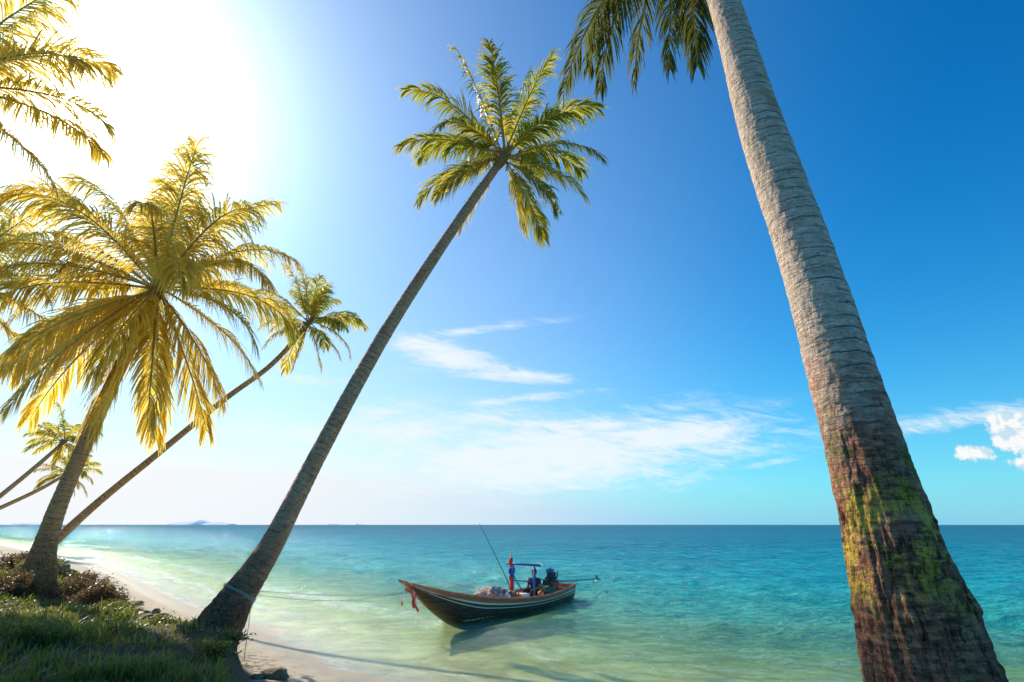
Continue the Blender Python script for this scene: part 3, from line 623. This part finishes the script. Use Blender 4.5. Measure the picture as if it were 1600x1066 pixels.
b = B(); b.tube([(.0, .12, .25), (.25, .02, .9), (.7, -.22, 1.75), (1.22, -.47, 2.62)], [.018, .015, .011, .006], 6); add('fishing_rod', b.mesh('fishing_rod'), M_iron, boat)
eng = empty('engine', (-2.72, 0, .45)); eng.parent = boat
b = B()
b.box((0, 0, .14), (.55, .36, .24), None, .03); b.box((.02, 0, .33), (.42, .26, .18), None, .03); b.tube([(.28, 0, .20), (.36, 0, .20)], .17, 20); b.tube([(-.12, .0, .42), (-.12, 0, .55)], [.11, .12], 14)
b.box((.16, .05, .48), (.2, .2, .14), None, .02); b.tube([(.05, .16, .35), (.05, .27, .42), (.05, .28, .62)], .025, 8); b.tube([(.05, -.15, .3), (-.1, -.26, .33), (-.35, -.26, .3)], .035, 8)
for i in range(5): b.box((-.02, 0, .25 + .035 * i), (.46, .30, .012))
b.box((0, 0, -.02), (.7, .2, .06), None, .01); b.tube([(.0, 0, -.35), (0, 0, 0)], .05, 10)
add('engine_block', b.mesh('engine_block'), M_iron, eng)
b = B(); b.box((.12, .02, .60), (.26, .22, .14), None, .03); b.tube([(.12, .02, .66), (.12, .02, .71)], .035, 10); add('fuel_tank', b.mesh('fuel_tank'), M_blue, eng)
b = B(); b.tube([(.30, .05, .28), (.75, .08, .36), (1.05, .1, .38)], [.02, .02, .024], 8); add('tiller', b.mesh('tiller'), M_steel, eng)
b = B(); b.tube([(-.25, 0, .22), (-1.2, 0, .18), (-3.95, 0, .08)], [.05, .034, .028], 10); b.tube([(-.3, 0, .05), (-1.6, 0, .09), (-2.2, 0, .12)], .014, 6); b.tube([(-3.5, 0, .09), (-3.65, 0, -.06), (-3.9, 0, -.06)], [.014, .014, .01], 6)
add('drive_shaft', b.mesh('drive_shaft'), M_steel, eng)
b = B(); b.tube([(-3.92, 0, .08), (-4.06, 0, .07)], [.04, .025], 10)
for a in (0, 120, 240):
    R_ = Matrix.Rotation(rad(a + 20), 3, 'X') @ Matrix.Rotation(rad(35), 3, 'Z'); d = Matrix.Rotation(rad(a + 20), 3, 'X') @ Vector((0, 0, .085)); b.box(Vector((-3.99, 0, .075)) + d, (.012, .09, .13), R_, .004)
add('propeller', b.mesh('propeller'), M_steel, eng)

# gear lying in the boat
def world(p): return BM @ Vector(p)
def netmat(name, c0, c1):
    m, k = newmat(name); oc = k.n.new('ShaderNodeTexCoord').outputs['Object']; n_ = k.noise(oc, 14, 6, .7, 1.5); v = k.n.new('ShaderNodeTexVoronoi'); k.put(v.inputs['Vector'], oc); v.inputs['Scale'].default_value = 26
    c = k.mix(k.ss(n_, .38, .62), c0, c1); c = k.mix(k.ss(v.outputs[0], .25, .6), c, tuple(x * .35 for x in c0)); k.l.new(pbsdf(k, c, .9, k.bump(k.m('ADD', n_, v.outputs[0]), .9, .03), .2), k.out.inputs[0]); return m
for i, (p, r, sc, c0, c1, lb) in enumerate([((1.25, .05, .46), .48, (1.25, 1.0, .68), (.80, .52, .44), (.95, .86, .80), 'pinkish white heap of fishing net lying in the boat'), ((.50, .0, .42), .40, (1.2, 1, .7), (.66, .28, .17), (.88, .77, .66), 'reddish brown heap of fishing net lying in the boat'), ((-2.05, .25, .38), .30, (1.1, .9, .8), (.12, .34, .18), (.3, .55, .4), 'green bundle of fishing net lying in the boat'),
        ((2.30, .0, .48), .30, (1.4, .9, .6), (.6, .26, .13), (.85, .64, .45), 'brown coil of fishing net lying in the boat')]):
    b = B(); b.ball((0, 0, 0), r, sc, 0, 5, .9, i * 5.1); me = b.mesh('fishing_net')
    ob = add('fishing_net', me, netmat('net_fibre', c0, c1), label=lb, category='fishing net', group='nets piled in the boat'); ob.location = world(p); ob.rotation_euler = (0, 0, HEAD)
b = B(); b.box((0, 0, .17), (.46, .38, .34), None, .015); b.box((0, 0, .355), (.48, .40, .03), None, .008); ob = add('cool_box', b.mesh('cool_box'), simple('crate_plastic', (.80, .76, .66), .6, .2), label='pale plastic cool box on the boat deck', category='cool box'); ob.location = world((-.4, .1, .13)); ob.rotation_euler = (0, 0, HEAD)
for i, (p, mt, lb) in enumerate([((1.9, -.25, .48), M_rust, 'orange net float lying in the boat'), ((.95, .45, .54), M_white, 'white net float lying in the boat'), ((.2, .40, .48), M_rust, 'orange net float lying in the boat'), ((-1.15, .45, .46), M_rust, 'orange net float lying in the boat')]):
    b = B(); b.ball((0, 0, 0), .10, (1, 1, .92), 0, 3); b.tube([(0, 0, .07), (0, 0, .13)], .022, 8); ob = add('net_float', b.mesh('net_float'), mt, label=lb, category='float', group='net floats in the boat'); ob.location = world(p)
b = B(); b.tube([(0, 0, 0), (0, 0, .02), (0, 0, .30), (0, 0, .32)], [.12, .13, .15, .15], 16); b.tube([(.14 * math.cos(q), .14 * math.sin(q) * .2, .32 + .12 * math.sin(q)) for q in np.linspace(0, math.pi, 9)], .008, 5)
ob = add('bucket', b.mesh('bucket'), M_blue, label='blue plastic bucket on the boat deck near the engine', category='bucket'); ob.location = world((-2.05, -.28, .2)); ob.rotation_euler = (0, 0, HEAD)

# seated person
def skinned(name, joints, edges, mat, parent, sub=2):
    me = bpy.data.meshes.new(name); me.from_pydata([j[0] for j in joints], edges, []); ob = bpy.data.objects.new(name, me); COL.objects.link(ob)
    sk = ob.modifiers.new('s', 'SKIN')
    if not me.skin_vertices:
        bm = bmesh.new(); bm.from_mesh(me); bm.verts.layers.skin.verify(); bm.to_mesh(me); bm.free()
    for i, j in enumerate(joints):
        r = j[1]; me.skin_vertices[0].data[i].radius = (r, r) if not isinstance(r, tuple) else r
        me.skin_vertices[0].data[i].use_root = (i == 0)
    sb = ob.modifiers.new('d', 'SUBSURF'); sb.levels = sub; sb.render_levels = sub
    bpy.context.view_layer.update(); dg = bpy.context.evaluated_depsgraph_get(); m2 = bpy.data.meshes.new_from_object(ob.evaluated_get(dg)); m2.name = name
    bpy.data.objects.remove(ob)
    for p in m2.polygons: p.use_smooth = True
    m2.materials.clear(); return add(name, m2, mat, parent)
M_skin = simple('tanned_skin', (.22, .11, .065), .6, .1); M_shirt = simple('navy_shirt', (.02, .04, .11), .9, .3); M_trou = simple('dark_trousers', (.03, .03, .035), .9, .3); M_hair = simple('black_hair', (.01, .01, .01), .6, .2)
per = empty('person', world((-1.55, .0, .13)), label='man in navy shirt and dark trousers seated in the boat', category='person'); per.rotation_euler = (0, 0, HEAD)
J = [((0, 0, .32), .12), ((.0, 0, .50), .115), ((.02, 0, .66), .13), ((.04, 0, .76), .06), ((.06, 0, .82), .055), ((.075, 0, .90), (.085, .075)), ((.07, 0, .98), (.075, .07)),
     ((.03, .17, .70), .055), ((.10, .22, .48), .042), ((.32, .15, .42), .032), ((.03, -.17, .70), .055), ((.10, -.22, .48), .042), ((.32, -.15, .42), .032),
     ((.04, .10, .31), .085), ((.42, .15, .40), .062), ((.46, .15, .06), .042), ((.04, -.10, .31), .085), ((.42, -.15, .40), .062), ((.50, -.15, .06), .042), ((.60, .15, .03), .035), ((.64, -.15, .03), .035)]
E = [(0, 1), (1, 2), (2, 3), (3, 4), (4, 5), (5, 6), (2, 7), (7, 8), (8, 9), (2, 10), (10, 11), (11, 12), (0, 13), (13, 14), (14, 15), (15, 19), (0, 16), (16, 17), (17, 18), (18, 20)]
skinned('body', J, E, M_skin, per)
Js = [((0, 0, .33), .145), ((0, 0, .50), .14), ((.02, 0, .67), .15), ((.035, 0, .74), .08), ((.03, .18, .70), .07), ((.08, .21, .54), .058), ((.03, -.18, .70), .07), ((.08, -.21, .54), .058)]
skinned('shirt', Js, [(0, 1), (1, 2), (2, 3), (2, 4), (4, 5), (2, 6), (6, 7)], M_shirt, per)
Jt = [((0, 0, .29), .135), ((.04, .10, .30), .105), ((.42, .15, .40), .080), ((.455, .15, .14), .058), ((.04, -.10, .30), .105), ((.42, -.15, .40), .080), ((.495, -.15, .14), .058)]
skinned('trousers', Jt, [(0, 1), (1, 2), (2, 3), (0, 4), (4, 5), (5, 6)], M_trou, per)
b = B(); b.ball((.055, 0, .965), .095, (1.02, .95, .85), 0, 3, .15); b.ball((.02, 0, .92), .08, (.8, .95, 1.0), 0, 3, .15); add('hair', b.mesh('hair'), M_hair, per)
for sy in (-1, 1):
    for q in range(5):
        b = B(); o = Vector((.33, sy * .15 + (q - 2) * .017, .42)); Lf = (.05, .07, .078, .072, .055)[q]
        if q == (0 if sy > 0 else 4): o = Vector((.32, sy * .15 - sy * .035, .415))
        b.tube([o, o + Vector((Lf * .6, 0, .0)), o + Vector((Lf, 0, -.02))], [.009, .008, .006], 6); add('finger', b.mesh('finger'), M_skin, per)
b = B(); b.box((-.02, 0, .12), (.36, .40, .22), None, .01); ob = add('wooden_crate', b.mesh('wooden_crate'), M_deck, label='low wooden crate used as seat in the boat', category='crate'); ob.location = world((-1.55, .0, .13)); ob.rotation_euler = (0, 0, HEAD)

# ------------------------------------------------------------------ mooring rope
M_rope = simple('rope_fibre', (.42, .40, .33), .9, .3, 60)
rope = empty('mooring_rope', (-4.6, 10.55, 1.4), label='pale mooring rope tied round the palm trunk to the boat', category='rope')
o = Vector((-4.6, 10.55, 1.4))
bowp = world((4.95, .02, 1.02))
a = Vector((-4.38, 10.40, 1.40))
def lead(b, a, sag, dz):
    P = []
    for i in range(50):
        u = i / 49; p = a.lerp(bowp + Vector((0, 0, dz)), u); p.z -= sag * 4 * u * (1 - u); P.append(p - o)
    b.tube(P, .006, 6)
b = B(); lead(b, a, .17, 0); lead(b, a + Vector((-.02, 0, .05)), .07, -.06); add('rope_line', b.mesh('rope_line'), M_rope, rope)
b = B(); T = (Vector((-4.29, 10.8, 2.18)) - Vector((-4.70, 10.5, 1.25))).normalized(); X = T.cross(Vector((0, 0, 1))).normalized(); Yv = T.cross(X); cpt = Vector((-4.63, 10.55, 1.42)); P = []
for i in range(110):
    th = i / 109 * 2.2 * 2 * math.pi; P.append(cpt + T * (.022 * th / 6.28 - .05) + (X * math.cos(th) + Yv * math.sin(th)) * .298 - o)
b.tube(P, .008, 6); add('rope_coil', b.mesh('rope_coil'), M_rope, rope)
b = B(); b.tube([a - o, a - o + Vector((.03, -.03, -.05)), a - o + Vector((.05, -.06, -.4)), a - o + Vector((.04, -.05, -.85)), a - o + Vector((.06, -.08, -1.0))], .006, 6); add('rope_end', b.mesh('rope_end'), M_rope, rope)

# ------------------------------------------------------------------ sky
w = bpy.data.worlds.new('World'); scene.world = w; w.use_nodes = True; w.node_tree.nodes.clear(); k = N(w.node_tree)
out = k.n.new('ShaderNodeOutputWorld')
sky = k.n.new('ShaderNodeTexSky'); sky.sky_type = 'NISHITA'; sky.sun_disc = False
el = math.asin(SUN.z); azm = math.atan2(SUN.x, SUN.y)
sky.sun_elevation = el; sky.sun_rotation = azm % (2 * math.pi); sky.air_density = 1.0; sky.dust_density = .3; sky.ozone_density = 4.0
hs = k.n.new('ShaderNodeHueSaturation'); hs.inputs['Saturation'].default_value = 1.35; hs.inputs['Value'].default_value = 1; k.l.new(sky.outputs[0], hs.inputs['Color'])
bg = k.n.new('ShaderNodeBackground'); k.l.new(k.mix(1.0, hs.outputs[0], (.50, 1.55, 1.58), 'MULTIPLY'), bg.inputs[0]); bg.inputs[1].default_value = .108
d = k.vm('NORMALIZE', k.n.new('ShaderNodeTexCoord').outputs['Generated']); dx_, dy_, dz_ = k.sep(d)
c = k.m('MAXIMUM', k.vm('DOT_PRODUCT', d, tuple(SUN)), 0)
g1 = k.m('MULTIPLY', k.m('POWER', c, 12), .66)
g2 = k.m('ADD', k.m('MULTIPLY', k.m('POWER', c, 50), 1.4), k.m('MULTIPLY', k.m('POWER', c, 900), 16))
gb = k.n.new('ShaderNodeBackground'); k.l.new(k.vm('ADD', k.vm('SCALE', (1, .88, .76)), k.vm('SCALE', (1, .88, .60))), gb.inputs[0])
gn = [x for x in k.n if x.bl_idname == 'ShaderNodeVectorMath' and x.operation == 'SCALE']
k.l.new(g1, gn[0].inputs['Scale']); k.l.new(g2, gn[1].inputs['Scale']); gb.inputs[1].default_value = 1.0
ad = k.n.new('ShaderNodeAddShader'); k.l.new(bg.outputs[0], ad.inputs[0]); k.l.new(gb.outputs[0], ad.inputs[1])
zz = k.m('MAXIMUM', dz_, 0)
toward = k.ss(c, .30, .92)
hz = k.m('ADD', k.m('MULTIPLY', k.m('EXPONENT', k.m('DIVIDE', zz, -.10)), .86), k.m('MULTIPLY', k.m('MULTIPLY', k.m('EXPONENT', k.m('DIVIDE', zz, -.34)), toward), .78), None, True)
hb = k.n.new('ShaderNodeBackground'); k.l.new(k.mix(toward, (.26, .61, .90), (.94, .965, .98)), hb.inputs[0])
adh = k.mixs(hz, ad.outputs[0], hb.outputs[0])
yy = k.m('MAXIMUM', k.m('ABSOLUTE', dy_), .08); p = k.m('DIVIDE', dx_, yy); q = k.m('DIVIDE', dz_, yy)
def ell(p0, q0, sx, sy, tilt=0.0):
    a_ = k.m('SUBTRACT', p, p0); b_ = k.m('SUBTRACT', k.m('SUBTRACT', q, q0), k.m('MULTIPLY', a_, tilt))
    u_ = k.m('DIVIDE', a_, sx); v_ = k.m('DIVIDE', b_, sy)
    return k.m('EXPONENT', k.m('MULTIPLY', k.m('ADD', k.m('MULTIPLY', u_, u_), k.m('MULTIPLY', v_, v_)), -1))
cv = k.xyz(k.m('MULTIPLY', p, 3.8), k.m('MULTIPLY', k.m('SUBTRACT', q, k.m('MULTIPLY', p, .10)), 18), 0)
cn = k.noise(cv, 1.0, 7, .66, .7); cv2 = k.xyz(k.m('MULTIPLY', p, 12), k.m('MULTIPLY', k.m('ADD', q, k.m('MULTIPLY', p, .14)), 55), 3.0); cn2 = k.noise(cv2, 1.0, 6, .72, 1.0)
mask = None
for (p0, q0, sx, sy, tl, am) in [(-.105, .295, .12, .034, -.25, 1.15), (-.01, .258, .16, .016, -.08, .85), (.10, .118, .40, .075, .08, 1.15), (.27, .150, .17, .044, .05, 1.15), (.06, .168, .14, .014, -.05, .95), (-.06, .345, .2, .014, .15, .6), (-.38, .25, .16, .02, -.1, .6), (.80, .178, .20, .022, .12, .9), (.45, .103, .10, .010, .2, .7), (-.15, .16, .45, .06, 0, .75), (.02, .215, .2, .014, .1, .65)]:
    e_ = k.m('MULTIPLY', ell(p0, q0, sx, sy, tl), am); mask = e_ if mask is None else k.m('MAXIMUM', mask, e_)
dn = k.m('ADD', k.m('MULTIPLY', cn, .55), k.m('MULTIPLY', cn2, .45))
cir = k.m('MULTIPLY', k.ss(k.m('ADD', dn, k.m('MULTIPLY', mask, .32)), .57, .87), k.m('MINIMUM', k.m('MULTIPLY', mask, 1.8), 1))
pq = k.xyz(p, k.m('MULTIPLY', q, 1.15), 5.0)
cu1 = k.noise(pq, 34, 3, .5)
cu = k.m('ADD', k.m('MULTIPLY', cu1, .62), k.m('MULTIPLY', k.noise(pq, 95, 5, .62), .38))
cmk = None
for (p0, q0, sx, sy) in [(.872, .170, .036, .030), (.915, .160, .050, .042), (.93, .130, .065, .030), (.803, .119, .038, .016), (.90, .100, .05, .014), (.87, .140, .036, .026)]:
    e_ = ell(p0, q0, sx, sy); cmk = e_ if cmk is None else k.m('MAXIMUM', cmk, e_)
cum = k.ss(k.m('ADD', k.m('MULTIPLY', cmk, 1.0), k.m('MULTIPLY', cu, 1.6)), 1.18, 1.46)
cum = k.m('MULTIPLY', k.m('MULTIPLY', cum, k.ss(cmk, .05, .25)), k.ss(dy_, 0.0, .1)); cir = k.m('MULTIPLY', cir, k.ss(dy_, 0.0, .1))
cu2 = k.noise(k.xyz(k.m('ADD', p, .006), k.m('SUBTRACT', k.m('MULTIPLY', q, 1.15), .010), 5.0), 34, 3, .5)
shade = k.m('SUBTRACT', cu1, cu2)
ccol = k.mix(k.ss(shade, -.08, .05), (.62, .78, .90), (1.0, .99, .96))
b1 = k.n.new('ShaderNodeBackground'); b1.inputs[0].default_value = (.90, .96, 1, 1); b1.inputs[1].default_value = 1.0
b2 = k.n.new('ShaderNodeBackground'); k.l.new(ccol, b2.inputs[0]); b2.inputs[1].default_value = 1.0
s1 = k.mixs(k.m('MULTIPLY', cir, .9), adh, b1.outputs[0]); s2 = k.mixs(k.m('MULTIPLY', cum, .94), s1, b2.outputs[0])
k.l.new(s2, out.inputs[0])

sl = bpy.data.lights.new('sun', 'SUN'); sl.energy = 5.0; sl.angle = rad(.5); sl.color = (1, .88, .70)
so = bpy.data.objects.new('sun', sl); COL.objects.link(so); so.rotation_euler = (-SUN).to_track_quat('-Z', 'Y').to_euler()

cam = bpy.data.cameras.new('camera'); cam.lens = 20; cam.sensor_width = 36; cam.clip_start = .05; cam.clip_end = 70000
co = bpy.data.objects.new('camera', cam); COL.objects.link(co); co.location = (0, 0, 2.5); co.rotation_euler = (rad(90 + 17.9), 0, 0)
scene.camera = co
